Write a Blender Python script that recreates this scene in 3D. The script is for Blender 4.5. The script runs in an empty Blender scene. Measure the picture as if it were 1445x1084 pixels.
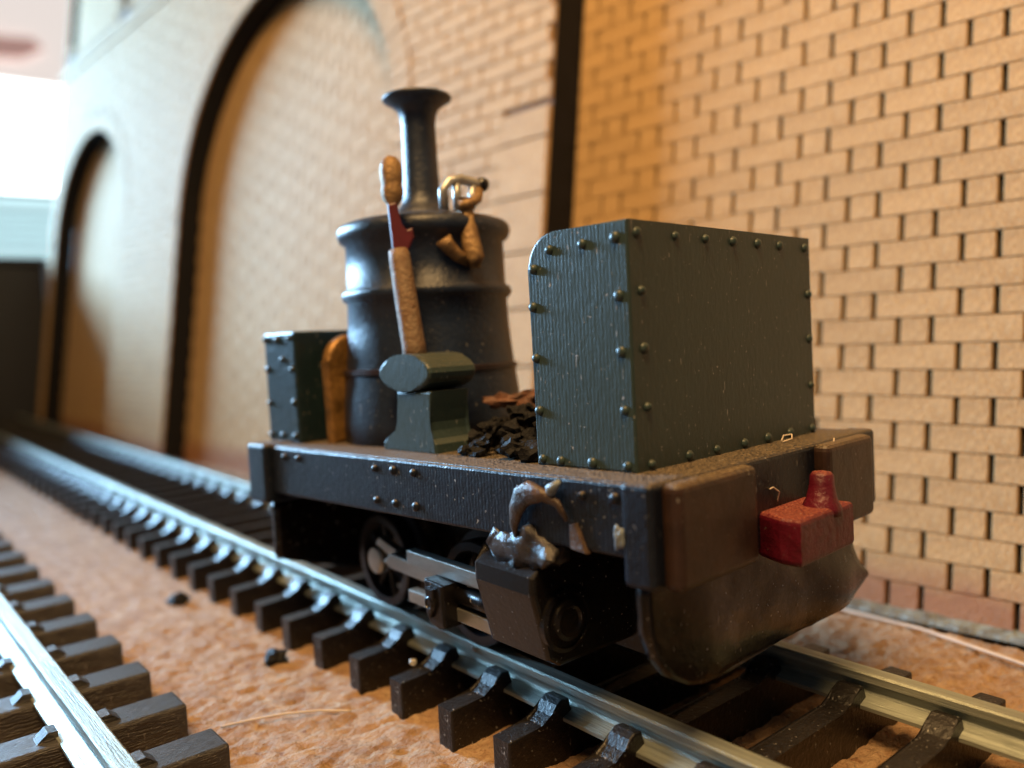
import bpy, bmesh, math, random
from mathutils import Vector, Matrix, noise
random.seed(7)
S = 0.1                      # all sizes below are millimetres of the model; 1 unit = 1 cm
sc = bpy.context.scene
col = sc.collection
# ------------------------------------------------------------------ camera
CP = Vector((20.6176, -29.5492, 15.9674))
FW = Vector((-0.7632995, 0.6416211, -0.0754736)); RT = Vector((0.6453650, 0.7626330, -0.0435306)); UP = Vector((-0.0296285, 0.0819349, 0.9961972))
cd = bpy.data.cameras.new('camera'); cam = bpy.data.objects.new('camera', cd); col.objects.link(cam)
cam.matrix_world = Matrix(((RT.x, UP.x, -FW.x, CP.x*S), (RT.y, UP.y, -FW.y, CP.y*S), (RT.z, UP.z, -FW.z, CP.z*S), (0, 0, 0, 1)))
cd.sensor_width = 36; cd.lens = 1178.13/1445*36; cd.clip_start = 0.05; cd.clip_end = 1000
cd.dof.use_dof = True; cd.dof.focus_distance = 3.55; cd.dof.aperture_fstop = 0.37
sc.camera = cam
# ------------------------------------------------------------------ world, lamps, exposure
w = bpy.data.worlds.new('World'); sc.world = w; w.use_nodes = True
bg = w.node_tree.nodes['Background']; bg.inputs[0].default_value = (0.68, 0.82, 1.0, 1); bg.inputs[1].default_value = 0.065
def area(name, loc, target, size, power, color, size_y=None):
    l = bpy.data.lights.new(name, 'AREA'); l.energy = power; l.color = color; l.size = size
    if size_y: l.shape = 'RECTANGLE'; l.size_y = size_y
    o = bpy.data.objects.new(name, l); col.objects.link(o)
    o.location = Vector(loc)*S
    o.rotation_euler = (Vector(target)-Vector(loc)).to_track_quat('-Z', 'Y').to_euler()
    return o
a = math.radians(200); e = math.radians(20); dd = 285
area('window_daylight', (-112+dd*math.cos(a)*math.cos(e), 10+dd*math.sin(a)*math.cos(e), 10+dd*math.sin(e)), (-70, 8, 15), 11, 37000, (0.37, 0.67, 1.0), 8)
area('room_lamp', (18, -48, 128), (-2, 16, 10), 5, 3050, (1.0, 0.60, 0.24))
sc.view_settings.view_transform = 'Standard'; sc.view_settings.look = 'None'; sc.view_settings.exposure = 0.12; sc.view_settings.gamma = 1
sc.view_settings.use_curve_mapping = False
sc.render.engine = 'CYCLES'

# ------------------------------------------------------------------ materials
def mat(name, color, rough=0.5, metal=0.0, var=0.15, vscale=8.0, bump=0.0, bscale=60.0, stretch=(1, 1, 1), color2=None, dust=0.0, dustcol=(0.20, 0.15, 0.09), coat=0.0, rvar=0.0, spec=0.5, lines=0.0, lscale=40.0, laxis='X', detail=6, trans=0.0, specks=0.0, speckcol=(0.30, 0.29, 0.27), speckscale=55):
    m = bpy.data.materials.new(name); m.use_nodes = True; nt = m.node_tree; N = nt.nodes; L = nt.links
    b = N['Principled BSDF']; b.inputs['Roughness'].default_value = rough; b.inputs['Metallic'].default_value = metal
    b.inputs['Coat Weight'].default_value = coat; b.inputs['Coat Roughness'].default_value = 0.15; b.inputs['Specular IOR Level'].default_value = spec
    b.inputs['Transmission Weight'].default_value = trans
    tc = N.new('ShaderNodeTexCoord'); mp = N.new('ShaderNodeMapping'); mp.inputs['Scale'].default_value = stretch
    L.new(tc.outputs['Object'], mp.inputs[0])
    n1 = N.new('ShaderNodeTexNoise'); n1.inputs['Scale'].default_value = vscale; n1.inputs['Detail'].default_value = detail; n1.inputs['Roughness'].default_value = 0.65
    L.new(mp.outputs[0], n1.inputs['Vector'])
    c2 = color2 or tuple(max(0, c*(1-2*var)) for c in color)
    mx = N.new('ShaderNodeMix'); mx.data_type = 'RGBA'; mx.inputs[6].default_value = (*c2, 1); mx.inputs[7].default_value = (*color, 1)
    rp = N.new('ShaderNodeMapRange'); rp.inputs[1].default_value = 0.35; rp.inputs[2].default_value = 0.65
    L.new(n1.outputs[0], rp.inputs[0]); L.new(rp.outputs[0], mx.inputs[0]); out = mx.outputs[2]
    if dust:
        g = N.new('ShaderNodeNewGeometry'); sx = N.new('ShaderNodeSeparateXYZ'); L.new(g.outputs['Normal'], sx.inputs[0])
        dn = N.new('ShaderNodeTexNoise'); dn.inputs['Scale'].default_value = 110; dn.inputs['Detail'].default_value = 8; L.new(tc.outputs['Object'], dn.inputs['Vector'])
        r1 = N.new('ShaderNodeMapRange'); r1.inputs[1].default_value = 0.45; r1.inputs[2].default_value = 0.95; L.new(sx.outputs[2], r1.inputs[0])
        r2 = N.new('ShaderNodeMapRange'); r2.inputs[1].default_value = 0.38; r2.inputs[2].default_value = 0.62; L.new(dn.outputs[0], r2.inputs[0])
        mm = N.new('ShaderNodeMath'); mm.operation = 'MULTIPLY'; L.new(r1.outputs[0], mm.inputs[0]); L.new(r2.outputs[0], mm.inputs[1])
        m2 = N.new('ShaderNodeMath'); m2.operation = 'MULTIPLY'; m2.inputs[1].default_value = dust; L.new(mm.outputs[0], m2.inputs[0])
        md = N.new('ShaderNodeMix'); md.data_type = 'RGBA'; L.new(m2.outputs[0], md.inputs[0]); L.new(out, md.inputs[6]); md.inputs[7].default_value = (*dustcol, 1); out = md.outputs[2]
        rr = N.new('ShaderNodeMix'); rr.data_type = 'FLOAT'; L.new(m2.outputs[0], rr.inputs[0]); rr.inputs[2].default_value = rough; rr.inputs[3].default_value = 0.9; L.new(rr.outputs[0], b.inputs['Roughness'])
    elif rvar:
        rr = N.new('ShaderNodeMapRange'); rr.inputs[1].default_value = 0.3; rr.inputs[2].default_value = 0.7; rr.inputs[3].default_value = rough-rvar; rr.inputs[4].default_value = rough+rvar
        n3 = N.new('ShaderNodeTexNoise'); n3.inputs['Scale'].default_value = bscale*0.6; n3.inputs['Detail'].default_value = 5; L.new(mp.outputs[0], n3.inputs['Vector']); L.new(n3.outputs[0], rr.inputs[0]); L.new(rr.outputs[0], b.inputs['Roughness'])
    if specks:      # dust grains and scratches
        for sc_, st_, th in ((speckscale, (1, 1, 1), 0.0), (speckscale*0.5, (2.2, 2.2, 0.45), 0.015)):
            m3 = N.new('ShaderNodeMapping'); m3.inputs['Scale'].default_value = st_; m3.inputs['Location'].default_value = (3.1, 1.7, 9.2); L.new(tc.outputs['Object'], m3.inputs[0])
            n4 = N.new('ShaderNodeTexNoise'); n4.inputs['Scale'].default_value = sc_; n4.inputs['Detail'].default_value = 2; L.new(m3.outputs[0], n4.inputs['Vector'])
            r4 = N.new('ShaderNodeMapRange'); r4.inputs[1].default_value = 0.74-specks*0.1+th; r4.inputs[2].default_value = 0.80-specks*0.1+th; r4.inputs[4].default_value = 0.8; L.new(n4.outputs[0], r4.inputs[0])
            m4 = N.new('ShaderNodeMix'); m4.data_type = 'RGBA'; L.new(r4.outputs[0], m4.inputs[0]); L.new(out, m4.inputs[6]); m4.inputs[7].default_value = (*speckcol, 1); out = m4.outputs[2]
    L.new(out, b.inputs['Base Color'])
    nrm = None
    if bump:
        n2 = N.new('ShaderNodeTexNoise'); n2.inputs['Scale'].default_value = bscale; n2.inputs['Detail'].default_value = 8; n2.inputs['Roughness'].default_value = 0.6
        L.new(mp.outputs[0], n2.inputs['Vector']); bp = N.new('ShaderNodeBump'); bp.inputs['Strength'].default_value = 1; bp.inputs['Distance'].default_value = bump
        L.new(n2.outputs[0], bp.inputs['Height']); nrm = bp
    if lines:
        wv = N.new('ShaderNodeTexWave'); wv.wave_type = 'BANDS'; wv.bands_direction = laxis; wv.inputs['Scale'].default_value = lscale; wv.inputs['Distortion'].default_value = 2.5
        wv.inputs['Detail'].default_value = 3; wv.inputs['Detail Scale'].default_value = 2; L.new(tc.outputs['Object'], wv.inputs['Vector'])
        b2 = N.new('ShaderNodeBump'); b2.inputs['Strength'].default_value = 1; b2.inputs['Distance'].default_value = lines; L.new(wv.outputs[1], b2.inputs['Height'])
        if nrm: L.new(nrm.outputs[0], b2.inputs['Normal'])
        nrm = b2
    if nrm: L.new(nrm.outputs[0], b.inputs['Normal'])
    return m
def emit(name, color, strength):
    m = bpy.data.materials.new(name); m.use_nodes = True; b = m.node_tree.nodes['Principled BSDF']
    b.inputs['Base Color'].default_value = (*color, 1); b.inputs['Emission Color'].default_value = (*color, 1); b.inputs['Emission Strength'].default_value = strength
    return m
M = dict(
 green=mat('green_paint', (0.030, 0.050, 0.048), 0.38, var=0.06, spec=0.42, vscale=5, stretch=(1, 1, 0.5), bump=0.0025, bscale=42, lines=0.00035, lscale=17, laxis='X', dust=0.25, rvar=0.1, specks=0.38),
 tank=mat('dark_green_paint', (0.010, 0.022, 0.026), 0.34, var=0.15, bump=0.004, bscale=20, lines=0.0006, lscale=17, laxis='X', specks=0.4),
 frame=mat('black_blue_paint', (0.008, 0.012, 0.022), 0.34, var=0.2, spec=0.35, bump=0.004, bscale=36, lines=0.0005, lscale=16, laxis='X', dust=0.85, rvar=0.1, specks=0.42),
 boiler=mat('boiler_paint', (0.010, 0.019, 0.042), 0.40, var=0.2, spec=0.5, bump=0.005, bscale=40, dust=0.2, specks=0.35),
 black=mat('black_plastic', (0.009, 0.008, 0.008), 0.26, var=0.2, spec=0.4, bump=0.002, bscale=40, specks=0.35),
 wheel=mat('blackened_wheel_metal', (0.045, 0.048, 0.058), 0.3, metal=0.5, var=0.2, bump=0.001, bscale=40),
 apron=mat('dark_brown_paint', (0.010, 0.0075, 0.0065), 0.22, var=0.2, spec=0.35, vscale=4, bump=0.006, bscale=9, dust=0.3, dustcol=(0.12, 0.09, 0.05), specks=0.45),
 block=mat('brown_buffer_paint', (0.040, 0.019, 0.012), 0.42, var=0.3, vscale=4, bump=0.006, bscale=12, dust=0.7, dustcol=(0.26, 0.20, 0.12), specks=0.3),
 red=mat('red_paint', (0.105, 0.003, 0.015), 0.42, var=0.2, vscale=6, bump=0.012, bscale=16, dust=0.85, dustcol=(0.30, 0.09, 0.05), specks=0.3),
 redlever=mat('maroon_paint', (0.10, 0.010, 0.018), 0.45, var=0.2),
 brass=mat('brass', (0.36, 0.23, 0.10), 0.5, metal=0.4, var=0.5, vscale=14, bump=0.016, bscale=26, color2=(0.16, 0.09, 0.045)),
 copper=mat('copper_strip', (0.36, 0.19, 0.055), 0.42, metal=0.5, var=0.35, vscale=10, bump=0.006, bscale=30),
 pole=mat('worn_bronze_lever', (0.22, 0.155, 0.095), 0.6, metal=0.2, var=0.3, vscale=20, bump=0.012, bscale=50, color2=(0.15, 0.08, 0.04)),
 silver=mat('white_metal', (0.55, 0.56, 0.54), 0.38, metal=0.8, var=0.2, bump=0.004, bscale=40),
 steel=mat('steel_rods', (0.50, 0.50, 0.46), 0.36, metal=0.85, var=0.15, bump=0.002, bscale=50, stretch=(0.3, 1, 1)),
 chip=mat('chipped_pale_paint', (0.20, 0.24, 0.27), 0.35, var=0.3, vscale=14, bump=0.01, bscale=30),
 rust=mat('reddish_band', (0.022, 0.012, 0.014), 0.5, var=0.3),
 glue=mat('dried_glue', (0.12, 0.11, 0.11), 0.2, var=0.5, vscale=10, bump=0.02, bscale=14, trans=0.45),
 flap=mat('broken_resin', (0.10, 0.065, 0.045), 0.32, var=0.4, vscale=9, bump=0.02, bscale=14),
 rail=mat('nickel_silver_rail', (0.42, 0.46, 0.40), 0.42, metal=0.55, var=0.25, vscale=10, stretch=(0.12, 3, 3), bump=0.004, bscale=50, rvar=0.08, specks=0.2),
 sleeper=mat('brown_black_plastic', (0.011, 0.009, 0.0085), 0.33, var=0.25, vscale=20, spec=0.4, bump=0.006, bscale=45, dust=0.12, dustcol=(0.08, 0.07, 0.06), specks=0.6),
 grain=mat('grained_sleeper_plastic', (0.030, 0.028, 0.028), 0.33, spec=0.8, var=0.3, vscale=14, stretch=(5, 0.5, 5), bump=0.010, bscale=26, specks=0.3),
 coal=mat('coal', (0.007, 0.007, 0.008), 0.65, var=0.2, spec=0.25, bump=0.01, bscale=20),
 coal_brown_lit=mat('coal_with_brown_light', (0.16, 0.065, 0.035), 0.6, var=0.4, bump=0.01, bscale=20),  # coal with the brown light falling on it put into the base colour
 char=mat('charred_board_edge', (0.007, 0.007, 0.010), 0.75, spec=0.25, var=0.3, bump=0.004, bscale=25),
 joint=mat('scorched_joint', (0.22, 0.13, 0.07), 0.8, var=0.2),
 darkbox=mat('dark_card_box', (0.016, 0.018, 0.024), 0.6, var=0.1),
 gluegrey=mat('grey_green_paint', (0.22, 0.24, 0.20), 0.6, var=0.4, vscale=9, color2=(0.08, 0.07, 0.05), bump=0.03, bscale=14),
 fibre=mat('pale_fibre', (0.62, 0.52, 0.42), 0.6, var=0.1),
 grit=mat('pale_grit', (0.55, 0.52, 0.46), 0.6, var=0.2),
 plaster=mat('cream_plaster', (0.70, 0.60, 0.54), 0.8, var=0.1, vscale=0.02),
)
def board():      # laser-cut fibreboard, fibrous, the lowest courses brushed reddish
    m = mat('fibreboard_brick', (0.55, 0.35, 0.165), 0.75, var=0.12, vscale=3.0, bump=0.006, bscale=34, stretch=(1.6, 1, 1), color2=(0.45, 0.27, 0.112), spec=0.3)
    nt = m.node_tree; N = nt.nodes; L = nt.links; b = N['Principled BSDF']; src = b.inputs['Base Color'].links[0].from_socket
    # fine hair-like fibres
    tc = N.new('ShaderNodeTexCoord'); mp = N.new('ShaderNodeMapping'); mp.inputs['Scale'].default_value = (11, 11, 3); mp.inputs['Rotation'].default_value = (0, 0.6, 0)
    L.new(tc.outputs['Object'], mp.inputs[0]); n = N.new('ShaderNodeTexNoise'); n.inputs['Scale'].default_value = 9; n.inputs['Detail'].default_value = 7; n.inputs['Distortion'].default_value = 1.2; L.new(mp.outputs[0], n.inputs['Vector'])
    r = N.new('ShaderNodeMapRange'); r.inputs[1].default_value = 0.42; r.inputs[2].default_value = 0.72; r.inputs[4].default_value = 0.75; L.new(n.outputs[0], r.inputs[0])
    f = N.new('ShaderNodeMix'); f.data_type = 'RGBA'; L.new(r.outputs[0], f.inputs[0]); L.new(src, f.inputs[6]); f.inputs[7].default_value = (0.74, 0.52, 0.26, 1)
    oi = N.new('ShaderNodeObjectInfo'); hs = N.new('ShaderNodeHueSaturation'); mr = N.new('ShaderNodeMapRange'); mr.inputs[3].default_value = 0.95; mr.inputs[4].default_value = 1.05
    L.new(oi.outputs['Random'], mr.inputs[0]); L.new(mr.outputs[0], hs.inputs['Value']); L.new(f.outputs[2], hs.inputs['Color'])
    g = N.new('ShaderNodeNewGeometry'); sx = N.new('ShaderNodeSeparateXYZ'); L.new(g.outputs['Position'], sx.inputs[0])
    nn = N.new('ShaderNodeTexNoise'); nn.inputs['Scale'].default_value = 5; L.new(g.outputs['Position'], nn.inputs['Vector'])
    ad = N.new('ShaderNodeMath'); ad.operation = 'MULTIPLY_ADD'; L.new(nn.outputs[0], ad.inputs[0]); ad.inputs[1].default_value = 0.20; L.new(sx.outputs[2], ad.inputs[2])
    rz = N.new('ShaderNodeMapRange'); rz.inputs[1].default_value = 0.12; rz.inputs[2].default_value = -0.10; rz.inputs[3].default_value = 0; rz.inputs[4].default_value = 0.75; L.new(ad.outputs[0], rz.inputs[0])
    fr = N.new('ShaderNodeMix'); fr.data_type = 'RGBA'; L.new(rz.outputs[0], fr.inputs[0]); L.new(hs.outputs[0], fr.inputs[6]); fr.inputs[7].default_value = (0.33, 0.13, 0.07, 1)
    L.new(fr.outputs[2], b.inputs['Base Color'])
    bp = N.new('ShaderNodeBump'); bp.inputs['Distance'].default_value = 0.022; L.new(n.outputs[0], bp.inputs['Height']); L.new(b.inputs['Normal'].links[0].from_socket, bp.inputs['Normal']); L.new(bp.outputs[0], b.inputs['Normal'])
    return m
M['board'] = board()
def ground_mat():
    m = mat('cork_baseboard', (0.39, 0.245, 0.140), 0.75, var=0.2, vscale=3.2, bump=0.07, bscale=20, stretch=(1, 0.6, 1), color2=(0.27, 0.155, 0.08), spec=0.25)
    nt = m.node_tree; N = nt.nodes; L = nt.links; b = N['Principled BSDF']; src = b.inputs['Base Color'].links[0].from_socket
    tc = N.new('ShaderNodeTexCoord'); n = N.new('ShaderNodeTexNoise'); n.inputs['Scale'].default_value = 9; n.inputs['Detail'].default_value = 9; n.inputs['Roughness'].default_value = 0.7; n.inputs['Distortion'].default_value = 0.8; L.new(tc.outputs['Object'], n.inputs['Vector'])
    r = N.new('ShaderNodeMapRange'); r.inputs[1].default_value = 0.44; r.inputs[2].default_value = 0.70; r.inputs[4].default_value = 0.85; L.new(n.outputs[0], r.inputs[0])
    f = N.new('ShaderNodeMix'); f.data_type = 'RGBA'; L.new(r.outputs[0], f.inputs[0]); L.new(src, f.inputs[6]); f.inputs[7].default_value = (0.50, 0.355, 0.215, 1)
    v = N.new('ShaderNodeTexNoise'); v.inputs['Scale'].default_value = 16; v.inputs['Detail'].default_value = 4; L.new(tc.outputs['Object'], v.inputs['Vector'])
    r2 = N.new('ShaderNodeMapRange'); r2.inputs[1].default_value = 0.64; r2.inputs[2].default_value = 0.70; r2.inputs[4].default_value = 0.7; L.new(v.outputs[0], r2.inputs[0])
    f2 = N.new('ShaderNodeMix'); f2.data_type = 'RGBA'; L.new(r2.outputs[0], f2.inputs[0]); L.new(f.outputs[2], f2.inputs[6]); f2.inputs[7].default_value = (0.15, 0.055, 0.022, 1)
    L.new(f2.outputs[2], b.inputs['Base Color'])
    return m
M['ground'] = ground_mat()

# ------------------------------------------------------------------ helpers (millimetres in, units out)
WM = {}
def place(o, W, parent=None):
    W = W.copy(); W.translation = W.translation*S; WM[o.name] = W
    if parent is not None:
        o.parent = parent; o.matrix_parent_inverse = WM[parent.name].inverted()
    o.matrix_basis = W
    return o
I4 = Matrix.Identity(4)
def mesh_of(bm, name, material, smooth=False):
    for v in bm.verts: v.co *= S
    bmesh.ops.recalc_face_normals(bm, faces=bm.faces)
    me = bpy.data.meshes.new(name); bm.to_mesh(me); bm.free()
    for m_ in (material if isinstance(material, (list, tuple)) else [material]): me.materials.append(M[m_])
    if smooth:
        for p_ in me.polygons: p_.use_smooth = True
    return me
def put(name, me, W=I4, parent=None):
    o = bpy.data.objects.new(name, me); col.objects.link(o); return place(o, W, parent)
def obj(name, bm, material, parent=None, W=I4, smooth=False):
    return put(name, mesh_of(bm, name, material, smooth), W, parent)
def tag(o, label, cat, group=None):
    o['label'] = label; o['category'] = cat
    if group: o['group'] = group
    return o
def thing(name, label, cat, loc=(0, 0, 0), group=None):
    o = bpy.data.objects.new(name, None); col.objects.link(o); o.empty_display_size = 0.1
    place(o, Matrix.Translation(loc)); return tag(o, label, cat, group)
def T(x, y, z): return Matrix.Translation((x, y, z))
def box(bm, x0, x1, y0, y1, z0, z1, bev=0.0, seg=2):
    r = bmesh.ops.create_cube(bm, size=1, matrix=T((x0+x1)/2, (y0+y1)/2, (z0+z1)/2) @ Matrix.Diagonal((abs(x1-x0), abs(y1-y0), abs(z1-z0), 1)))
    if bev:
        vs = set(r['verts']); es = [e_ for e_ in bm.edges if e_.verts[0] in vs and e_.verts[1] in vs]
        bmesh.ops.bevel(bm, geom=es, offset=bev, segments=seg, affect='EDGES', profile=0.5)
    return bm
def B(*a, **k): return box(bmesh.new(), *a, **k)
def lathe(bm, prof, n=48, Mx=I4, cap=True):
    rings = []
    for r, z in prof:
        rings.append([bm.verts.new(Mx @ Vector((r*math.cos(2*math.pi*i/n), r*math.sin(2*math.pi*i/n), z))) for i in range(n)])
    for a_, b_ in zip(rings, rings[1:]):
        for i in range(n): bm.faces.new((a_[i], a_[(i+1) % n], b_[(i+1) % n], b_[i]))
    if cap:
        bm.faces.new(rings[0][::-1]); bm.faces.new(rings[-1])
    return bm
def prism(bm, pts, h0, h1, axis='y', bev=0.0, seg=2):   # pts in the plane across the axis
    def P(a_, b_, h): return {'y': (a_, h, b_), 'x': (h, a_, b_), 'z': (a_, b_, h)}[axis]
    va = [bm.verts.new(P(a_, b_, h0)) for a_, b_ in pts]; vb = [bm.verts.new(P(a_, b_, h1)) for a_, b_ in pts]
    fs = [bm.faces.new(va), bm.faces.new(vb[::-1])]
    n = len(pts)
    for i in range(n): bm.faces.new((va[i], vb[i], vb[(i+1) % n], va[(i+1) % n]))
    if bev:
        es = list({e_ for f_ in fs for e_ in f_.edges}); bmesh.ops.bevel(bm, geom=es, offset=bev, segments=seg, affect='EDGES', profile=0.5)
    return bm
def tube(bm, pts, r, n=8, taper=None):
    pts = [Vector(p_) for p_ in pts]; rings = []
    for i, p_ in enumerate(pts):
        d = (pts[min(i+1, len(pts)-1)]-pts[max(i-1, 0)]).normalized(); q = d.to_track_quat('Z', 'Y')
        rr = r if taper is None else taper[i]
        rings.append([bm.verts.new(p_+q @ Vector((rr*math.cos(2*math.pi*k/n), rr*math.sin(2*math.pi*k/n), 0))) for k in range(n)])
    for a_, b_ in zip(rings, rings[1:]):
        for k in range(n): bm.faces.new((a_[k], a_[(k+1) % n], b_[(k+1) % n], b_[k]))
    bm.faces.new(rings[0][::-1]); bm.faces.new(rings[-1]); return bm
def arc(cx, cy, r, a0, a1, n): return [(cx+r*math.cos(math.radians(a0+(a1-a0)*i/n)), cy+r*math.sin(math.radians(a0+(a1-a0)*i/n))) for i in range(n+1)]
def lump(r, seed, sub=2, amp=0.45, sq=(1, 1, 0.8), freq=1.3):
    bm = bmesh.new(); bmesh.ops.create_icosphere(bm, subdivisions=sub, radius=1)
    o_ = Vector((seed*3.1, seed*1.7, seed*0.9))
    for v in bm.verts:
        d = v.co.normalized(); v.co = d*r*(1+amp*noise.noise(d*freq+o_)*1.6); v.co = Vector((v.co.x*sq[0], v.co.y*sq[1], v.co.z*sq[2]))
    return bm
def fbm(x, y, z=0.0, o=4):
    s_ = 0; a_ = 1; f_ = 1
    for _ in range(o): s_ += a_*noise.noise(Vector((x*f_, y*f_, z))); a_ *= 0.5; f_ *= 2.1
    return s_

# ------------------------------------------------------------------ baseboard
GZ = -3.15; WD = 21.8184
def axis(a0, a1, lo, hi, fine, grow, cap_):
    v = [lo]
    while v[-1] < hi: v.append(v[-1]+fine)
    s_ = fine
    while v[-1] < a1: s_ = min(s_*grow, cap_); v.append(v[-1]+s_)
    s_ = fine
    while v[0] > a0: s_ = min(s_*grow, cap_); v.insert(0, v[0]-s_)
    return v
def gh(x, y):
    w_ = fbm(x*0.5, y*0.5, 3, 3)*0.10 + fbm(x*2.1+0.5*math.sin(y), y*1.1, 7, 3)*0.12
    w_ += 0.10*(0.5-abs(noise.noise(Vector((x*2.3+0.3*y, y*1.3, 4)))))          # torn fibres
    c_ = noise.noise(Vector((x*1.1, y*0.55, 11))); w_ -= 0.28*max(0, 0.16-abs(c_))*2.2      # torn cracks in the cork
    dw = y-(WD+0.0613*x-2.4)
    if dw > 0: w_ -= 0.75*min(1, dw/0.9)*(1+0.5*noise.noise(Vector((x*0.8, y*0.8, 1))))      # ragged gap under the wall foot
    return GZ + w_
xs = axis(-420, 60, -34, 20, 0.20, 1.10, 14); ys = axis(-75, 60, -20, 21, 0.20, 1.12, 8)
vs = [(x*S, y*S, gh(x, y)*S) for y in ys for x in xs]; nx = len(xs)
fs = [(j*nx+i, j*nx+i+1, (j+1)*nx+i+1, (j+1)*nx+i) for j in range(len(ys)-1) for i in range(nx-1)]
gm = bpy.data.meshes.new('ground'); gm.from_pydata(vs, [], fs); gm.materials.append(M['ground'])
for p_ in gm.polygons: p_.use_smooth = True
g = put('ground', gm); g['kind'] = 'structure'

# ------------------------------------------------------------------ tracks
def rail_bm(y, x0, x1, side):      # flat-bottomed rail, head inner face at |y| = 4.5
    h, hw, fw_ = 1.40, 0.82, 1.9
    c = y+side*hw/2
    half = [(fw_/2, -h), (fw_/2, -h+0.16), (0.24, -h+0.42), (0.17, -h+0.55), (0.17, -0.50), (hw/2, -0.40), (hw/2, -0.08), (hw/2-0.08, 0.0)]
    pts = [(c+a_, b_) for a_, b_ in half]+[(c-a_, b_) for a_, b_ in half[::-1]]
    return prism(bmesh.new(), pts, x0, x1, 'x')
def sleeper_plain():               # moulded sleeper of the loco's track: low ends rising to chairs at each rail
    prof = []
    top = [(-8.9, -1.33), (-7.0, -1.28), (-6.5, -1.0), (-6.15, -0.62), (-5.85, -0.46), (-5.45, -0.52), (-5.36, -1.34), (-4.46, -1.34), (-4.38, -0.58), (-4.0, -0.52), (-3.6, -0.75), (-3.2, -1.08), (-2.7, -1.25)]
    top = top+[(-a_, b_) for a_, b_ in top[::-1]]
    pts = top+[(8.9, GZ-0.15), (-8.9, GZ-0.15)]
    return prism(bmesh.new(), pts, -0.56, 0.56, 'x', bev=0.09, seg=2)
def sleeper_grain():
    bm = B(-1.05, 1.05, -9.35, 9.35, GZ-0.15, -1.30, bev=0.14)
    for s_ in (-1, 1):
        for q in (-1, 1):
            prism(bm, [(s_*4.91+q*0.86, -1.34), (s_*4.91+q*0.86, -0.95), (s_*4.91+q*1.25, -0.92), (s_*4.91+q*1.75, -1.34)], -0.42, 0.42, 'x')
    return bm
t1 = thing('railway_track', 'main model track carrying the locomotive, bright rails on thin black sleepers', 'track', (-10, 0, GZ))
for s_ in (-1, 1): obj('rail', rail_bm(s_*4.5, -420, 45, s_), 'rail', t1)
sm = mesh_of(sleeper_plain(), 'sleeper', 'sleeper')
for k in range(-12, 100):
    put('sleeper', sm, T(-5.62-k*4.092+random.uniform(-.04, .04), 0, 0) @ Matrix.Rotation(random.uniform(-.006, .006), 4, 'Z'), t1)
Y2 = -26.6
t2 = thing('railway_track', 'second model track with wide wood-grained sleepers, empty, parallel to the main one', 'track', (-20, Y2, GZ))
for s_ in (-1, 1): obj('rail', rail_bm(s_*4.5, -420, 45, s_), 'rail', t2, T(0, Y2, 0))
sgs = []
for i in range(3):
    bm = sleeper_grain()
    sgs.append(mesh_of(bm, 'grained_sleeper', 'grain'))
for k in range(-8, 75):
    put('sleeper', sgs[k % 3], T(-14.53-k*5.35, Y2+random.uniform(-.12, .12), random.uniform(-.03, .03)) @ Matrix.Rotation(random.uniform(-.012, .012), 4, 'Z'), t2)

# ------------------------------------------------------------------ brick arcade wall (leans back a little)
WYAW, WLEAN, WPT, WD = 0.061217, -0.149734, -0.0115955, 21.8184
WW = T(0, WD, GZ) @ Matrix.Rotation(WYAW, 4, 'Z') @ Matrix.Rotation(WLEAN, 4, 'X') @ Matrix.Rotation(WPT, 4, 'Y')
wall = bpy.data.objects.new('arcade_wall', None); col.objects.link(wall); wall.empty_display_size = 0.1; place(wall, WW)
tag(wall, 'tall tan fibreboard brick wall with arched recesses running behind the tracks', 'wall')
DEP = 3.8; CH, PER, HD, U0, ZJ = 1.680, 7.3096, 2.0366, -4.1423, 23.5042
ARCH = [(-159.5, 19.8, 42.1), (-84.9, 28.7, 38.7), (-4.4, 28.5, 48.0)]
UL, UR, ZT = -182.0, 45.0, 112.0
def front_panel():
    cu = bpy.data.curves.new('front_panel', 'CURVE'); cu.dimensions = '2D'; cu.fill_mode = 'BOTH'; cu.extrude = DEP/2*S-0.02
    def poly(pts):
        sp = cu.splines.new('POLY'); sp.points.add(len(pts)-1); sp.use_cyclic_u = True
        for p_, (a_, b_) in zip(sp.points, pts): p_.co = (a_*S, b_*S, 0, 1)
    out = [(UL, -0.3)]
    for c, R, z in ARCH:
        out += [(c-R, -0.3)]+[(a_, b_) for a_, b_ in arc(c, z, R, 180, 0, 40)]+[(c+R, -0.3)]
    out += [(UR, -0.3), (UR, ZT), (UL, ZT)]
    poly(out)
    for c in (-177.5, -146): poly([(c-2.6, 83), (c+2.6, 83), (c+2.6, 100), (c-2.6, 100)])
    o_ = bpy.data.objects.new('tmp', cu); col.objects.link(o_); dg = bpy.context.evaluated_depsgraph_get()
    me = bpy.data.meshes.new_from_object(o_.evaluated_get(dg)); col.objects.unlink(o_); bpy.data.objects.remove(o_)
    me.transform(Matrix.Translation((0, -DEP/2*S, 0)) @ Matrix.Rotation(math.pi/2, 4, 'X'))
    me.materials.clear(); me.materials.append(M['joint']); me.materials.append(M['char'])
    for p_ in me.polygons: p_.use_smooth = False; p_.material_index = 0 if abs(p_.normal.y) > 0.5 else 1
    return me
fp = put('front_panel', front_panel(), WW, wall)
obj('back_panel', B(UL+0.3, UR-0.3, 0.45, 2.2, -2.0, ZT-1), 'char', wall, WW)
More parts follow.
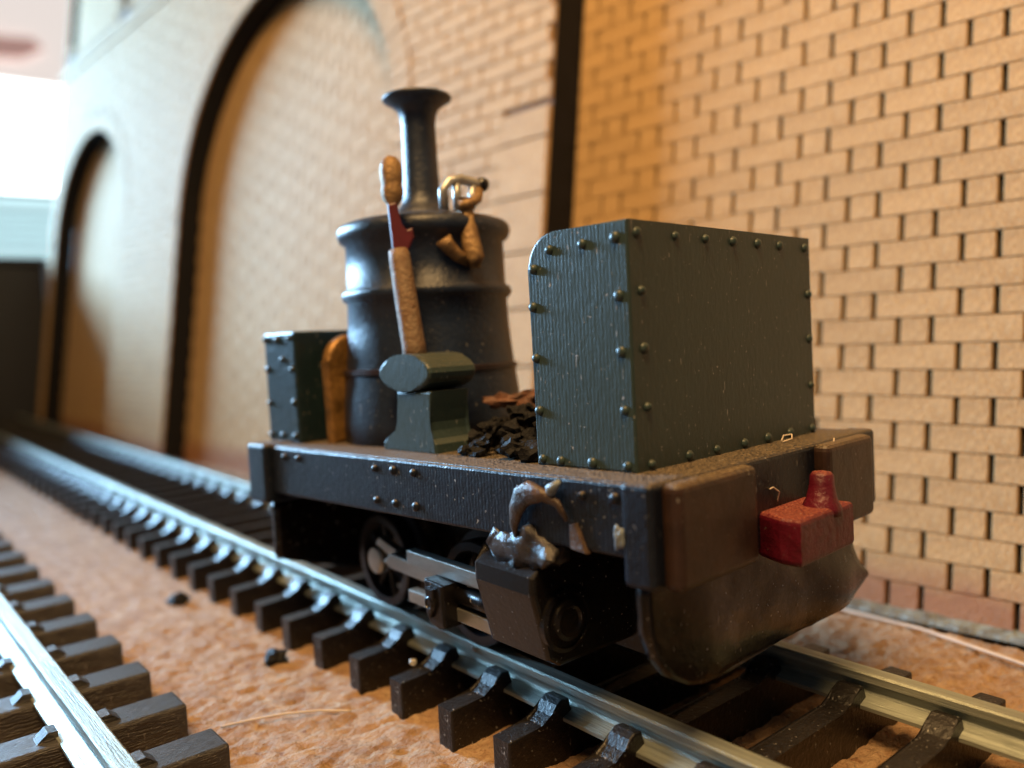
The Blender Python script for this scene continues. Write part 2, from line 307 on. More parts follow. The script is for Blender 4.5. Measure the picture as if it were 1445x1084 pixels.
# infill bricks (arch recesses) and facing bricks: (u0, u1, z0, z1, y_face)
def courses(zmin, zmax, ua, ub, test, jw=0.33, jh=0.05, per=PER, hd=HD, ch=CH, u0=U0, zj=ZJ):
    res = []
    n0 = math.ceil((zj-zmax)/ch)-1; n1 = math.floor((zj-zmin)/ch)
    for n in range(n0, n1+1):
        zb = zj-n*ch; off = 0.5*per if n % 2 else 0
        k = math.floor((ua-u0-off)/per)-1
        while True:
            base = u0+off+k*per
            if base > ub: break
            for a_, b_ in ((base, base+hd), (base+hd, base+per)):
                a2, b2, z0, z1 = max(a_+jw/2, ua), min(b_-jw/2, ub), max(zb+jh/2, zmin), min(zb+ch-jh/2, zmax)
                if b2-a2 > 0.3 and z1-z0 > 0.4 and test(a2, b2, z0, z1): res.append((a2, b2, z0, z1))
            k += 1
    return res
def in_arch(c, R, z): return lambda a_, b_, z0, z1: z1 < z or min(math.hypot(max(abs((a_+b_)/2-c)-(b_-a_)/2, 0), z0-z), 999) < R+2
VR = 3.4
def free_spans(z0, z1):
    zm = (z0+z1)/2; cut = []
    for c, R, z in ARCH:
        if zm <= z: cut.append((c-R-(6.0 if c > -10 and zm < 38 else 0.0), c+R))
        elif zm < z+R+VR:
            h_ = math.sqrt(max((R+VR)**2-(zm-z)**2, 0)); cut.append((c-h_, c+h_))
    if z1 > 82 and z0 < 100.5: cut += [(c-2.7, c+2.7) for c in (-177.5, -146)]
    if z1 > 77.3 and z0 < 79.5: cut = [(-999, 999)]
    cut.sort(); sp = []; u_ = UL+0.05
    for a_, b_ in cut:
        if a_ > u_: sp.append((u_, a_-0.08))
        u_ = max(u_, b_+0.08)
    if u_ < UR: sp.append((u_, UR-0.05))
    return sp
bricks = []
for i, (c, R, z) in enumerate(ARCH):
    for q in courses(-0.2, z+R+1, c-R-0.6, min(c+R+0.6, 30), in_arch(c, R, z)): bricks.append((q, 0.0, 'infill', i))
for q in courses(-0.2, ZT-1, UL, UR, lambda *a_: True, jw=0.24, jh=0.14):
    for s0, s1 in free_spans(q[2], q[3]):
        a2, b2 = max(q[0], s0), min(q[1], s1)
        if b2-a2 > 0.35: bricks.append(((a2, b2, q[2], q[3]), -DEP-0.10, 'face', 0))
# quoins beside the third arch
zq = -0.1; k = 0
while zq < 37.5:
    bricks.append(((ARCH[2][0]-ARCH[2][1]-5.95, ARCH[2][0]-ARCH[2][1]-0.05, zq+0.12, min(zq+5.0, 38)), -DEP-0.22, 'quoin', 0)); zq += 5.05; k += 1
def bm_brick(q, yf, depth=0.6, bev=0.06):
    a_, b_, z0, z1 = q
    return box(bmesh.new(), a_, b_, yf, yf+depth, z0, z1, bev, 1)
def score(q, yf):
    P = WW @ Vector(((q[0]+q[1])/2, yf, (q[2]+q[3])/2)); d = P-CP; zc = d.dot(FW)
    if zc <= 1: return 0
    u_ = 722.5+1178.1*d.dot(RT)/zc; v_ = 542-1178.1*d.dot(UP)/zc
    if not (-60 < u_ < 1500 and -60 < v_ < 1140): return 0
    if 760 < u_ < 1130 and v_ > 350: return 0          # wholly behind the bunker
    return 1/zc**2*(q[1]-q[0])*(q[3]-q[2])
order = sorted(range(len(bricks)), key=lambda i: -score(bricks[i][0], bricks[i][1]))
cache = {}
far_bm = {'infill': bmesh.new(), 'face': bmesh.new()}
far_n = {'infill': ([], []), 'face': ([], [])}
CUBE = [(0, 1, 2, 3), (4, 7, 6, 5), (0, 4, 5, 1), (1, 5, 6, 2), (2, 6, 7, 3), (3, 7, 4, 0)]
for rank, i in enumerate(order):
    q, yf, kind, ai = bricks[i]
    jut = random.uniform(-0.015, 0.015)
    if rank < 300 or kind == 'quoin':
        wq, hq = round(q[1]-q[0], 2), round(q[3]-q[2], 2); key = (wq, hq, kind)
        if key not in cache: cache[key] = mesh_of(box(bmesh.new(), -wq/2, wq/2, 0, 0.6, -hq/2, hq/2, 0.05, 1), 'quoin' if kind == 'quoin' else 'brick', 'board')
        put('quoin' if kind == 'quoin' else 'brick', cache[key], WW @ T((q[0]+q[1])/2, yf+jut, (q[2]+q[3])/2), wall)
    else:
        vv, ff = far_n['infill' if kind == 'infill' else 'face']; b0 = len(vv); y0, y1 = yf+jut, yf+0.6
        for y_ in (y0, y1):
            for a_, z_ in ((q[0], q[2]), (q[1], q[2]), (q[1], q[3]), (q[0], q[3])): vv.append((a_*S, y_*S, z_*S))
        ff += [tuple(b0+x_ for x_ in f_) for f_ in CUBE]
# voussoir rings join the facing brickwork
vv, ff = far_n['face']
for c, R, z in ARCH:
    n = int(math.pi*R/1.75)
    for i in range(n):
        a0, a1 = math.pi*(i+0.06)/n, math.pi*(i+0.94)/n; b0 = len(vv)
        for y_ in (-DEP-0.2+random.uniform(-.05, .05), -DEP+0.4):
            for r_, t_ in ((R+0.05, a0), (R+VR-0.1, a0), (R+VR-0.1, a1), (R+0.05, a1)): vv.append(((c+r_*math.cos(t_))*S, y_*S, (z+r_*math.sin(t_))*S))
        ff += [tuple(b0+x_ for x_ in f_) for f_ in CUBE]
for nm, key in (('recess_brickwork', 'infill'), ('facing_brickwork', 'face')):
    me = bpy.data.meshes.new(nm); me.from_pydata(far_n[key][0], [], far_n[key][1]); me.materials.append(M['board'])
    bm = bmesh.new(); bm.from_mesh(me); bmesh.ops.recalc_face_normals(bm, faces=bm.faces); bm.to_mesh(me); bm.free()
    o_ = put(nm, me, WW, wall); o_['kind'] = 'stuff'
obj('string_course', B(UL-0.6, UR, -DEP-0.55, -DEP+0.2, 77.4, 79.4, bev=0.2), 'board', wall, WW)
bs = bmesh.new(); nb = 260; rows_ = []
for i in range(nb+1):
    u_ = UL+(UR-UL)*i/nb; k1 = 0.35*noise.noise(Vector((u_*0.9, 0, 3))); k2 = 0.3*noise.noise(Vector((u_*1.3, 5, 3)))
    rows_.append([bs.verts.new(p_) for p_ in ((u_, 0.8, -0.5), (u_, -1.0-k1, -0.42+k2*.3), (u_, -0.9-k1, -0.12+k2*.4), (u_, -0.12, 0.10+max(0, k2)*1.6), (u_, 0.8, 0.1))])
for r0, r1 in zip(rows_, rows_[1:]):
    for k_ in range(5): bs.faces.new((r0[k_], r0[(k_+1) % 5], r1[(k_+1) % 5], r1[k_]))
bs.faces.new(rows_[0]); bs.faces.new(rows_[-1][::-1])
obj('base_strip', bs, 'gluegrey', wall, WW)
for c in (-177.5, -146):
    obj('window_sill', B(c-3, c+3, -DEP-0.6, -DEP+0.3, 82.2, 83.0, bev=0.15), 'board', wall, WW)

# ------------------------------------------------------------------ dark box and window beyond the end of the wall
bx = thing('dark_box', 'plain black card box standing beyond the far end of the brick wall', 'box', (-213, -15, GZ))
obj('body', B(-236, -190, -46, 12.5, GZ-0.1, 33.0, bev=0.6), 'darkbox', bx)
obj('lid', B(-237, -189, -47, 13.2, 33.0, 34.6, bev=0.5), 'darkbox', bx)
M['daylight'] = emit('bright_daylight_pane', (0.85, 0.97, 1.0), 6); M['daylight2'] = emit('lower_daylight_pane', (0.62, 0.88, 0.93), 0.85)
M['blindfab'] = emit('self_lit_cream_blind', (0.95, 0.84, 0.78), 0.75); M['framewhite'] = mat('white_window_frame', (0.75, 0.78, 0.78), 0.5, var=0.03)  # blind emits by itself, in place of daylight coming through from behind
M['valance'] = emit('self_lit_pink_valance', (0.62, 0.36, 0.31), 0.55)  # backlight of the fabric put in as weak emission
wn = thing('room_window', 'bright daylit room window with cream blind, out of focus past the wall end', 'window', (-900, 60, 60))
WX = -900
obj('window_frame', B(WX-4, WX+6, -120, 330, 60, 92, bev=2), 'framewhite', wn)
for y0, y1 in ((-112, 104), (108, 322)):
    obj('pane', B(WX-3, WX-1, y0, y1, 160, 262), 'daylight', wn)
    obj('pane', B(WX-3, WX-1, y0, y1, 94, 156), 'daylight2', wn)
for y_ in (-116, 106, 326): obj('mullion', B(WX-2, WX+3, y_-2, y_+2, 92, 262, bev=0.5), 'framewhite', wn)
obj('transom', B(WX-2, WX+3.5, -114, 324, 156, 160, bev=0.5), 'framewhite', wn)
for z_ in (108, 122, 136): obj('slat', B(WX, WX+5, -114, 324, z_, z_+3.5, bev=0.5), 'framewhite', wn)
obj('blind', B(WX-1, WX+4, -120, 330, 262, 380, bev=1), 'blindfab', wn)
obj('valance', prism(bmesh.new(), [(95, 278), (150, 284), (168, 296), (160, 304), (130, 300), (95, 312)], WX+5, WX+10, 'x', bev=1), 'valance', wn)
rw = obj('room_wall', B(WX-40, WX-20, -700, 900, -100, 700), 'plaster'); rw['kind'] = 'structure'

# ------------------------------------------------------------------ locomotive
loco = thing('steam_locomotive', 'small green and black vertical-boiler steam locomotive standing on the main track', 'locomotive', (-12, 0, 0))
BM = Matrix(((0.99715558, -0.07082838, -0.02576989, 0), (0.07118841, 0.99737379, 0.01333149, -6.327021), (0.02475796, -0.01512808, 0.999579, 10.070411), (0, 0, 0, 1)))
rv = bmesh.new(); lathe(rv, [(0.25, -0.1), (0.245, 0.03), (0.20, 0.13), (0.11, 0.20), (0.02, 0.22)], 12); 
RV = {}
def rivets(parent, pts, face, material):
    if material not in RV:
        b_ = bmesh.new(); lathe(b_, [(0.215, -0.1), (0.21, 0.03), (0.17, 0.12), (0.09, 0.17), (0.02, 0.185)], 12); RV[material] = mesh_of(b_, 'rivet', material, True)
    R = {'-y': Matrix.Rotation(math.pi/2, 4, 'X'), '+x': Matrix.Rotation(math.pi/2, 4, 'Y'), '+y': Matrix.Rotation(-math.pi/2, 4, 'X')}[face]
    for p_ in pts: put('rivet', RV[material], BM @ T(*p_) @ R @ Matrix.Diagonal((*([random.uniform(.85, 1.12)]*2), random.uniform(.8, 1.1), 1)), parent)
rv.free()
# footplate, side frames, headstocks
fpz = obj('footplate', B(-25.6, 1.2, -1.62, 16.0, -0.5, 0.02, bev=0.1), 'frame', loco, BM)
for y0, y1, f_ in ((-1.8, -1.1, '-y'), (15.5, 16.2, '+y')):
    fr = obj('side_frame', B(-24.8, 1.0, y0, y1, -2.69, -0.04, bev=0.12), 'frame', loco, BM)
    yy = -1.8 if f_ == '-y' else 16.2
    rivets(fr, [(-14.32, yy, -.55), (-12.86, yy, -.55), (-11.31, yy, -.55), (-14.29, yy, -2.09), (-12.83, yy, -2.1), (-11.25, yy, -2.09), (-1.15, yy, -.62), (0.35, yy, -.58), (-22.95, yy, -.55), (-21.5, yy, -.54)], f_, 'frame')
obj('headstock', B(0.72, 2.05, -2.0, 16.4, -3.66, 0.06, bev=0.22, seg=3), 'frame', loco, BM)
obj('headstock', B(-26.6, -24.5, -2.25, 16.6, -3.3, 0.10, bev=0.25, seg=3), 'frame', loco, BM)
for y0, y1 in ((-1.35, 3.95), (9.9, 14.55)):
    obj('buffer_block', B(1.9, 2.75, y0, y1, -3.78, 0.02, bev=0.30, seg=3), 'block', loco, BM)
# curved apron plates below both headstocks
def apron(x0, sgn):
    outl = [(-1.2, -3.4), (-1.2, -6.6), (-1.0, -6.9), (4, -8.44), (15.2, -8.44), (15.6, -8.0), (15.6, -3.4)] if sgn < 0 else [(-1.75, -3.4), (-1.75, -4.2), (-1.65, -5.4), (-1.3, -6.3), (-0.6, -7.15), (0.4, -7.7), (1.8, -8.05), (4.5, -8.3), (8.5, -8.45), (12, -8.42), (14.5, -8.2), (16.0, -7.75), (16.85, -7.35), (16.2, -6.95), (15.3, -6.3), (14.8, -5.6), (14.6, -4.6), (14.6, -3.4)]
    bm = bmesh.new(); ny = 40; nz = 16
    def lim(z):
        lo, hi = None, None
        for (a_, za), (b_, zb) in zip(outl, outl[1:]):
            if (za-z)*(zb-z) <= 0 and za != zb:
                y_ = a_+(b_-a_)*(z-za)/(zb-za)
                lo = y_ if lo is None else min(lo, y_); hi = y_ if hi is None else max(hi, y_)
        return lo, hi
    grid = []
    for j in range(nz+1):
        z = -3.4-(5.03)*(j/nz)**0.8
        lo, hi = lim(z)
        row = []
        for i in range(ny+1):
            y_ = lo+(hi-lo)*i/ny
            bul = 0.45*math.exp(-((y_-1.6)/2.6)**2)*(0.35+j/nz*0.65)+0.5*math.exp(-((y_-13)/2.0)**2)*(j/nz)+0.10*fbm(y_*0.35, z*0.4, 2)
            row.append((y_, z, bul-0.35*(j/nz)**6))
        grid.append(row)
    fa = [[bm.verts.new((x0+sgn*b_, y_, z)) for y_, z, b_ in r_] for r_ in grid]; fb = [[bm.verts.new((x0-sgn*0.4+sgn*b_*0.8, y_, z)) for y_, z, b_ in r_] for r_ in grid]
    for j in range(nz):
        for i in range(ny):
            bm.faces.new((fa[j][i], fa[j][i+1], fa[j+1][i+1], fa[j+1][i])); bm.faces.new((fb[j][i], fb[j+1][i], fb[j+1][i+1], fb[j][i+1]))
        for i in (0, ny): bm.faces.new((fa[j][i], fa[j+1][i], fb[j+1][i], fb[j][i]))
    for j in (0, nz):
        for i in range(ny): bm.faces.new((fa[j][i], fa[j][i+1], fb[j][i+1], fb[j][i]))
    return bm
obj('front_apron', apron(1.45, 1), 'apron', loco, BM, smooth=True)
obj('rear_apron', apron(-26.0, -1), 'apron', loco, BM, smooth=True)
# red coupling
cp = obj('coupling', prism(bmesh.new(), [(1.9, 5.2), (3.2, 4.55), (4.1, 4.5), (4.1, 9.05), (1.9, 9.05)], -3.95, -2.1, 'z', bev=0.22, seg=3), 'red', loco, BM, smooth=False)
pg = lathe(bmesh.new(), [(0.82, -0.3), (0.80, 0.0), (0.62, 0.35), (0.50, 0.9), (0.47, 1.3), (0.36, 1.45), (0.05, 1.5)], 20)
obj('coupling_pin', pg, 'red', cp, BM @ T(3.4, 7.7, -2.2) @ Matrix.Rotation(-0.08, 4, 'X'), smooth=True)
# bunker
bp_ = [(0, 0.0), (0, 9.47)] + [(a_, b_) for a_, b_ in arc(-3.75, 8.05, 1.43, 90, 180, 8)] + [(-5.16, 0.0)]
bk = obj('bunker', prism(bmesh.new(), bp_, 0, 14.38, 'y', bev=0.10, seg=2), 'green', loco, BM)
rivets(bk, [(-3.91, 0, 8.76), (-2.17, 0, 8.78), (-0.56, 0, 8.84), (-4.83, 0, 8.07), (-4.96, 0, 6.53), (-4.93, 0, 4.43), (-4.88, 0, 2.27), (-4.82, 0, .28), (-3.81, 0, .26), (-2.15, 0, .28), (-.42, 0, .27), (-.5, 0, 6.67), (-.49, 0, 4.57), (-.45, 0, 2.37)], '-y', 'green')
rivets(bk, [(0, y_, 8.98) for y_ in (.6, 3.06, 5.18, 7.3, 9.38, 11.38, 13.81)]+[(0, .7, 6.83), (0, .75, 4.67), (0, .78, 2.45), (0, 14.0, 6.76), (0, 14.0, 4.61), (0, 14.0, 2.36)]+[(0, y_, .26) for y_ in (.9, 3.44, 5.45, 7.66, 9.7, 11.78, 14.0)], '+x', 'green')
# rear tank
tk = obj('rear_tank', B(-27.0, -23.5, -0.5, 14.6, 0.0, 6.42, bev=0.14), 'tank', loco, BM)
rivets(tk, [(-26.75, -.5, 6.05), (-25.43, -.5, 6.0), (-24.0, -.5, 6.04), (-24.92, -.5, 4.85), (-26.7, -.5, 4.3), (-23.85, -.5, 4.26), (-26.7, -.5, 2.3), (-23.85, -.5, 2.35), (-26.62, -.5, .42), (-25.35, -.5, .42), (-23.9, -.5, .43)], '-y', 'tank')
# vertical boiler with chimney
XB, YB = -18.85, 5.6
BO = BM @ T(XB, YB, 0)
prof = [(5.1, -0.1), (5.1, 1.2), (5.0, 2.6), (4.78, 4.4), (4.62, 6.2), (4.56, 7.75), (4.78, 7.9), (4.86, 8.15), (4.78, 8.4), (4.52, 8.55), (4.50, 11.0), (4.80, 11.2), (4.93, 11.5), (4.90, 11.85), (4.72, 12.05), (4.35, 12.2), (2.6, 12.55), (1.9, 12.7)]
bo = obj('boiler', lathe(bmesh.new(), prof, 72), 'boiler', loco, BO, smooth=True)
obj('boiler_band', lathe(bmesh.new(), [(4.80, 3.75), (4.98, 3.80), (4.98, 4.05), (4.78, 4.1), (4.5, 4.1), (4.5, 3.75)], 64), 'rust', bo, BO, smooth=False)
ch = obj('chimney', lathe(bmesh.new(), [(1.95, 12.55), (1.8, 12.8), (1.42, 13.05), (1.16, 13.4), (1.05, 13.9), (0.99, 16.0), (0.97, 17.7), (1.02, 18.25), (1.2, 18.65), (1.55, 18.95), (1.93, 19.15), (1.98, 19.25), (1.93, 19.36), (1.75, 19.3), (1.1, 18.9), (0.85, 18.2), (0.85, 16)], 48), 'boiler', loco, BO, smooth=True)
# whistle / safety valve on the bunker side of the boiler
vx, vy = XB+4.55, YB-0.5
vl = obj('safety_valve', tube(bmesh.new(), [(vx+.35, vy-.1, 9.2), (vx+.35, vy-.1, 9.7), (vx+.1, vy-.1, 10.6), (vx-.1, vy-.1, 11.6), (vx-.25, vy-.1, 12.5), (vx-.25, vy-.1, 12.9)], 0.5, 14, [0.30, 0.52, 0.5, 0.47, 0.45, 0.55]), 'brass', loco, BM, smooth=True)
obj('valve_elbow', tube(bmesh.new(), [(vx-.1, vy-.2, 9.6), (vx-.15, vy-.9, 9.9), (vx-.2, vy-1.5, 10.4), (vx-.25, vy-1.7, 10.7)], 0.34, 10, [.34, .34, .40, .46]), 'brass', vl, BM, smooth=True)
hp = bmesh.new(); tube(hp, [(vx-.5, vy-1.3, 12.3), (vx-.5, vy-1.3, 13.3), (vx-.4, vy-1.0, 13.75), (vx-.3, vy-.3, 13.95), (vx-.2, vy+.6, 13.8), (vx-.1, vy+1.0, 13.7)], 0.27, 10)
tube(hp, [(vx-.35, vy-.5, 12.3), (vx-.35, vy-.5, 13.8)], 0.24, 10); tube(hp, [(vx-.2, vy+.35, 12.4), (vx-.2, vy+.5, 13.7)], 0.22, 10)
obj('valve_lever', hp, 'silver', vl, BM, smooth=True)
obj('valve_knob', lathe(bmesh.new(), [(.1, -.35), (.36, -.2), (.4, 0), (.34, .22), (.1, .35)], 14), 'black', vl, BM @ T(vx-.1, vy+1.1, 13.75) @ Matrix.Rotation(math.pi/2, 4, 'X'), smooth=True)
obj('valve_clamp', tube(bmesh.new(), [(vx-.1, vy-.6, 12.45), (vx+.3, vy-.1, 12.6), (vx+.1, vy+.5, 12.9), (vx-.1, vy+.8, 13.4)], 0.28, 10), 'brass', vl, BM, smooth=True)
# copper strip curling from footplate to boiler
sp_ = [(1.0, -0.05), (1.0, 4.6)] + arc(2.5, 4.6, 1.5, 180, 90, 8)[1:] + [(3.8, 6.05), (3.8, -0.05)]
obj('copper_plate', prism(bmesh.new(), [(a_-0.65, b_) for a_, b_ in sp_], -22.15, -21.4, 'x', bev=0.28, seg=3), 'copper', loco, BM)
obj('copper_plate', prism(bmesh.new(), [(1.3, -0.05), (1.3, 2.6)]+arc(1.9, 2.6, 0.6, 180, 90, 5)[1:]+[(3.0, 3.2), (3.0, -0.05)], -18.3, -17.9, 'x', bev=0.15, seg=2), 'copper', loco, BM)
# lever stand: rounded bar on a flared pedestal
sd = [(-14.1+2.1*math.cos(math.radians(t_)), max(3.9+0.95*math.sin(math.radians(t_)), 3.02)) for t_ in range(-75, 256, 15)]
ls = obj('lever_stand', prism(bmesh.new(), sd, 0.0, 3.0, 'y', bev=0.18, seg=3), 'green', loco, BM)
pd = [(-14.95, 3.0), (-14.9, 1.4), (-15.1, 0.95), (-15.7, 0.6), (-16.25, 0.45), (-16.3, -0.05), (-12.0, -0.05), (-12.05, 0.45), (-12.3, 0.7), (-12.45, 1.1), (-12.5, 1.5), (-12.2, 3.0)]
obj('pedestal', prism(bmesh.new(), pd, 0.15, 2.6, 'y', bev=0.12, seg=2), 'green', ls, BM)
lv = obj('reversing_lever', tube(bmesh.new(), [(-14.35, 1, 4.4), (-14.4, 1, 5.2), (-14.8, 1, 7.4), (-15.15, 1, 9.6), (-15.25, 1, 10.1)], 0.6, 16, [.62, .60, .58, .55, .50]), 'pole', loco, BM, smooth=True)
obj('lever_blade', prism(bmesh.new(), [(-15.55, 10.0), (-15.7, 12.4), (-15.25, 12.5), (-15.05, 11.4), (-14.95, 10.7), (-14.85, 11.1), (-14.5, 11.2), (-14.45, 10.7), (-14.8, 10.0)], 0.72, 1.28, 'y', bev=0.1), 'redlever', lv, BM @ T(-15.3, 1, 0) @ Matrix.Rotation(math.radians(58), 4, 'Z') @ T(15.3, -1, 0))
obj('lever_handle', lathe(bmesh.new(), [(.24, -.2), (.26, 0), (.52, .35), (.58, .8), (.50, 1.05), (.55, 1.25), (.58, 1.8), (.52, 2.15), (.30, 2.45), (.03, 2.55)], 20), 'brass', lv, BM @ T(-15.5, 1, 12.35), smooth=True)

# ---- running gear, square to the rails
obj('chassis_block', B(-23.5, -0.5, -3.4, 3.4, 1.3, 8.2, bev=0.3), 'black', loco)
def wheel_bm(r):
    bm = bmesh.new(); R90 = Matrix.Rotation(math.pi/2, 4, 'X')
    lathe(bm, [(r-.55, -.05), (r-.5, .62), (r-.06, .62), (r, .55), (r+.02, -.25), (r+.42, -.35), (r+.42, -.62), (r-.55, -.62)], 40, R90, cap=False)
    bm2 = [f_ for f_ in bm.faces]
    lathe(bm, [(.75, -.6), (.75, .5), (.6, .62), (.05, .62)], 20, R90)
    for k in range(8):
        a_ = 2*math.pi*k/8+0.2
        tube(bm, [(0.6*math.cos(a_), -.15, .6*math.sin(a_)), ((r-.5)*math.cos(a_), -.15, (r-.5)*math.sin(a_))], 0.2, 6)
    return bm
WHM = mesh_of(wheel_bm(2.62), 'wheel', 'wheel', False)
for x_ in (-20.3, -11.75):
    wh = put('wheel', WHM, T(x_, -4.75, 2.63), loco)
    put('wheel', WHM, T(x_, 4.75, 2.63) @ Matrix.Rotation(math.pi, 4, 'Z'), loco)
    obj('axle', tube(bmesh.new(), [(x_, -4.6, 2.63), (x_, 4.6, 2.63)], 0.6, 12), 'black', loco)
    dx = 1.4 if x_ < -15 else 1.3
    obj('crank_pin', tube(bmesh.new(), [(x_+dx, -4.9, 3.15), (x_+dx, -6.5, 3.15)], 0.42, 16), 'steel', wh, smooth=False)
obj('crank_washer', lathe(bmesh.new(), [(.1, -.2), (.72, -.2), (.76, -.05), (.76, .1), (.66, .2), (.05, .22)], 24, Matrix.Rotation(math.pi/2, 4, 'X')), 'steel', loco, T(-18.9, -6.55, 3.2))
obj('coupling_rod', B(-19.3, -10.0, -5.95, -5.6, 2.85, 3.45, bev=0.08), 'steel', loco)
obj('return_crank', prism(bmesh.new(), [(-18.9, 4.1), (-18.6, 4.55), (-16.9, 4.15), (-16.7, 3.5), (-17.0, 3.3), (-17.3, 3.7)], -6.6, -6.1, 'y', bev=0.06), 'steel', loco)
obj('connecting_rod', prism(bmesh.new(), [(-17.4, 3.55), (-16.6, 4.1), (-10.6, 3.85), (-10.6, 3.15), (-16.6, 3.3)], -7.1, -6.65, 'y', bev=0.06), 'steel', loco)
obj('slide_bar', B(-14.0, -5.5, -7.75, -7.2, 4.18, 4.92, bev=0.05), 'steel', loco)
obj('slide_bar', B(-14.0, -5.5, -7.75, -7.2, 2.32, 2.95, bev=0.05), 'steel', loco)
obj('piston_rod', tube(bmesh.new(), [(-10.5, -7.45, 3.5), (-6, -7.45, 3.5)], 0.42, 16), 'black', loco, smooth=True)
xh = obj('crosshead', prism(bmesh.new(), [(-11.45, 4.2), (-10.0, 4.12), (-9.9, 2.15), (-10.4, 2.0), (-11.1, 2.15), (-11.4, 2.6)], -8.5, -7.0, 'y', bev=0.13, seg=3), 'black', loco)
obj('crosshead_pin', lathe(bmesh.new(), [(.42, -.1), (.42, .12), (.25, .22), (.18, .1), (.05, .08)], 16, Matrix.Rotation(math.pi/2, 4, 'X')), 'black', xh, T(-10.85, -8.5, 3.2))
obj('drop_link', prism(bmesh.new(), [(-11.15, 3.9), (-10.5, 3.9), (-10.55, 3.0), (-10.8, 2.5), (-11.05, 3.0)], -8.68, -8.45, 'y', bev=0.06), 'black', xh)
# cylinder block tapering inwards at the foot
for s_ in (-1, 1):
    bm = bmesh.new()
    prof = [(-8.95, 6.0), (-8.95, 5.3), (-8.22, 2.5), (-7.6, 2.1), (-3.2, 2.1), (-3.2, 7.6), (-7.4, 7.6), (-8.2, 6.5)]
    prism(bm, [(s_*-a_*-1 if False else (a_ if s_ < 0 else -a_), b_) for a_, b_ in prof], -6.95, -3.2, 'x', bev=0.22, seg=3)
    cy = obj('cylinder_block', bm, 'black', loco)
    obj('cylinder_cover', lathe(bmesh.new(), [(1.3, -.1), (1.3, .16), (1.12, .22), (1.08, .14), (.85, .14), (.80, .30), (.62, .36), (.5, .28), (.05, .28)], 32, Matrix.Rotation(math.pi/2, 4, 'Y')), 'black', cy, T(-3.2, s_*7.3, 4.0), smooth=False)
GL = [(-6.5, 6.1), (-6.2, 7.3), (-5.8, 7.6), (-5.38, 7.2), (-4.96, 7.65), (-4.48, 7.55), (-3.94, 8.15), (-3.33, 7.7), (-2.5, 7.4), (-2.2, 6.8), (-3.2, 6.2), (-4.5, 6.0)]
# broken resin bracket and dried glue between frame and cylinder
bm = bmesh.new()
path = [(-4.75, -1.75, -2.75), (-4.65, -2.2, -2.1), (-4.35, -2.35, -1.4), (-3.95, -2.45, -0.85), (-3.4, -2.5, -0.55), (-2.75, -2.4, -0.62), (-2.2, -2.2, -0.95), (-1.75, -2.0, -1.5)]
tube(bm, path, 0.4, 12, [.15, .28, .38, .46, .44, .34, .24, .12])
for v in bm.verts:
    v.co += Vector((.8, .5, 1))*0.22*noise.noise(v.co*1.5)
    v.co.y = -1.85+(v.co.y+1.85)*0.6
obj('broken_bracket', bm, 'flap', loco, BM, smooth=True)
bm = bmesh.new(); tube(bm, [(-2.75, -1.95, -0.95), (-2.35, -2.2, -0.4), (-2.0, -2.1, -0.1)], 0.3, 10, [.12, .24, .1]); obj('paint_chip', bm, 'chip', loco, BM, smooth=True)
bm = bmesh.new(); prism(bm, [(-1.75, -1.75), (-1.45, -1.65), (-0.95, -2.75), (-1.75, -2.65)], -1.98, -1.7, 'y', bev=0.04); obj('paint_chip', bm, 'flap', loco, BM)
bm = bmesh.new(); tube(bm, [(-5.0, -1.82, -2.0), (-4.85, -1.86, -1.3), (-4.55, -1.82, -0.5)], 0.06, 6, [.02, .07, .02]); obj('paint_chip', bm, 'chip', loco, BM)
bm = lump(0.32, 3, 3, .5, (.6, .4, 1.2)); obj('paint_chip', bm, 'chip', loco, BM @ T(0.62, -1.95, -1.9), smooth=True)
bm = bmesh.new()
prism(bm, GL, -8.75, -7.5, 'y')
bmesh.ops.triangulate(bm, faces=bm.faces); bmesh.ops.subdivide_edges(bm, edges=bm.edges, cuts=2, use_grid_fill=True)
for _ in range(3): bmesh.ops.smooth_vert(bm, verts=bm.verts, factor=0.35, use_axis_x=True, use_axis_y=True, use_axis_z=True)
for v in bm.verts: v.co += Vector((noise.noise(v.co*2.1), 1.4*noise.noise(v.co*1.8+Vector((5, 0, 0))), noise.noise(v.co*2.3+Vector((0, 9, 0)))))*0.22
obj('glue_lump', bm, 'glue', loco, smooth=True)

# ------------------------------------------------------------------ coal, crumbs, fibres
cl = [mesh_of(lump(1.0, i+1, 2, 0.5, (1, 1, .8)), 'coal_lump', 'coal_brown_lit' if i >= 7 else 'coal') for i in range(9)]
n = 0
for k in range(900):
    x_ = random.uniform(-11.3, -5.6); y_ = random.uniform(-0.1, 9.5)
    if math.hypot(x_-XB, y_-YB) < 5.6 or (x_ < -11.4 and y_ < 3.6): continue
    hmax = 0.2+1.8*max(0, min(1, (y_+0.3)/4.0))
    z_ = random.uniform(0.15, max(0.2, hmax)); s_ = random.uniform(0.24, 0.5)
    mi = random.randrange(7)
    o_ = put('coal_lump', cl[mi], BM @ T(x_, y_, z_) @ Matrix.Rotation(random.uniform(0, 6.28), 4, 'Z') @ Matrix.Rotation(random.uniform(-.6, .6), 4, 'X') @ Matrix.Diagonal((s_, s_, s_, 1)))
    tag(o_, 'rough black coal lump heaped on the footplate between boiler and bunker', 'coal lump', 'coal lumps heaped on the footplate'); n += 1
    if n >= 130: break
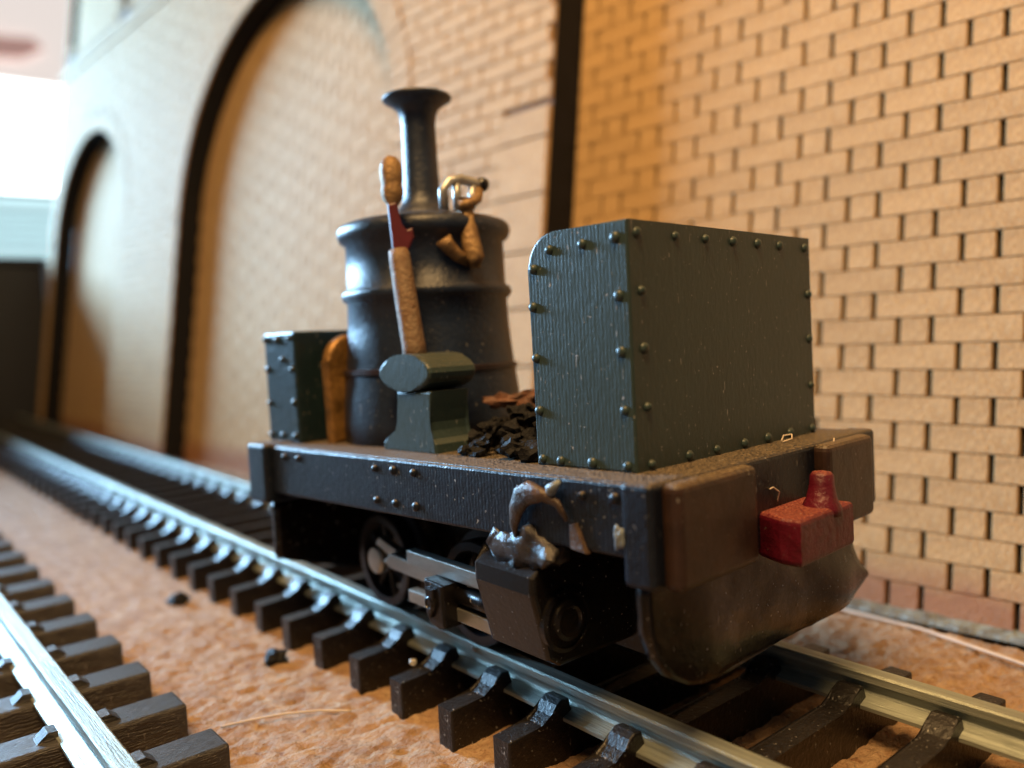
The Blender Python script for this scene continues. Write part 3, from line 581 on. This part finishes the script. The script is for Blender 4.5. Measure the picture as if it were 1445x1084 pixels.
for k, (x_, y_, z_) in enumerate(((-12.0, 4.5, 2.2), (-11.2, 5.7, 2.35), (-10.6, 4.9, 1.9))):
    o_ = put('coal_lump', cl[7+k % 2], BM @ T(x_, y_, z_) @ Matrix.Rotation(0.5+k, 4, 'Z') @ Matrix.Diagonal((.85, .45, .45, 1)))
    tag(o_, 'coal lump with reddish-brown light put into its colour, on top of the heap against the boiler', 'coal lump', 'brown-lit lumps on the coal heap')
def crumb(x_, y_, r, seed, label): 
    o_ = obj('coal_crumb', lump(r, seed, 3, .5, (1.1, 1, .75)), 'coal', None, T(x_, y_, gh(x_, y_)+r*.45)); tag(o_, label, 'coal crumb', None)
crumb(-24.72, -10.25, 0.62, 4, 'larger black coal crumb on the tan baseboard touching the sleeper ends')
crumb(-40.0, -10.6, 0.62, 8, 'smaller dark coal crumb on the baseboard farther from the locomotive')
def hair(name, pts, r, label, cat='fibre', W=I4):
    bm = bmesh.new(); P_ = []
    for (a_, b_) in zip(pts, pts[1:]):
        for i in range(6): P_.append(Vector(a_).lerp(Vector(b_), i/6))
    P_.append(Vector(pts[-1])); tube(bm, P_, r, 6); o_ = obj(name, bm, 'fibre', None, W, smooth=True); tag(o_, label, cat)
def gp(x_, y_, d=0.12): return (x_, y_, gh(x_, y_)+d)
hair('loose_fibre', [gp(-19.0, -15.7, .1), gp(-18.3, -14.4, .25), gp(-17.4, -13.1, .3), gp(-16.6, -11.6, .2), gp(-15.8, -10.3, .08)], 0.05, 'pale curved fibre lying on the baseboard between the two tracks')
hair('thread', [gp(-8, 18.4, .2), gp(-5.5, 18.6, .25), gp(-0.6, 18.35, .35), gp(5.3, 16.9, .3), gp(9, 15.6, .2)], 0.10, 'long pale thread lying on the baseboard along the foot of the wall', 'thread')
hair('curly_fibre', [(2.2, 10.6, -1.15), (2.35, 10.9, -.75), (2.3, 11.2, -.55), (2.4, 11.0, -.2), (2.3, 11.35, .0), (2.2, 11.6, .12)], 0.035, 'tiny curly pale fibre stuck on the front headstock above the red coupling', 'fibre', BM)
hair('curly_fibre', [(2.05, 6.6, -1.9), (2.2, 6.5, -1.5), (2.15, 6.1, -1.25), (2.1, 5.9, -1.3)], 0.03, 'short pale fibre on the headstock left of the red coupling pin', 'fibre', BM)
hair('curly_fibre', [(0.6, 9.9, .08), (.9, 10.2, .2), (.7, 10.6, .35), (.4, 10.4, .3), (.5, 10.0, .12)], 0.03, 'tiny looped fibre on the dusty footplate at the bunker foot', 'fibre', BM)
def grit(x_, y_, z_, r, seed, label): tag(obj('grit', lump(r, seed, 2, .4), 'grit', None, T(x_, y_, z_)), label, 'grit')
grit(-12.0, -5.35, -.22, .17, 5, 'tiny pale grain of grit stuck on the side of the rail below the crosshead')
grit(-14.6, -7.35, -1.08, .2, 9, 'tiny pale grain of grit resting on a sleeper beside the rail')
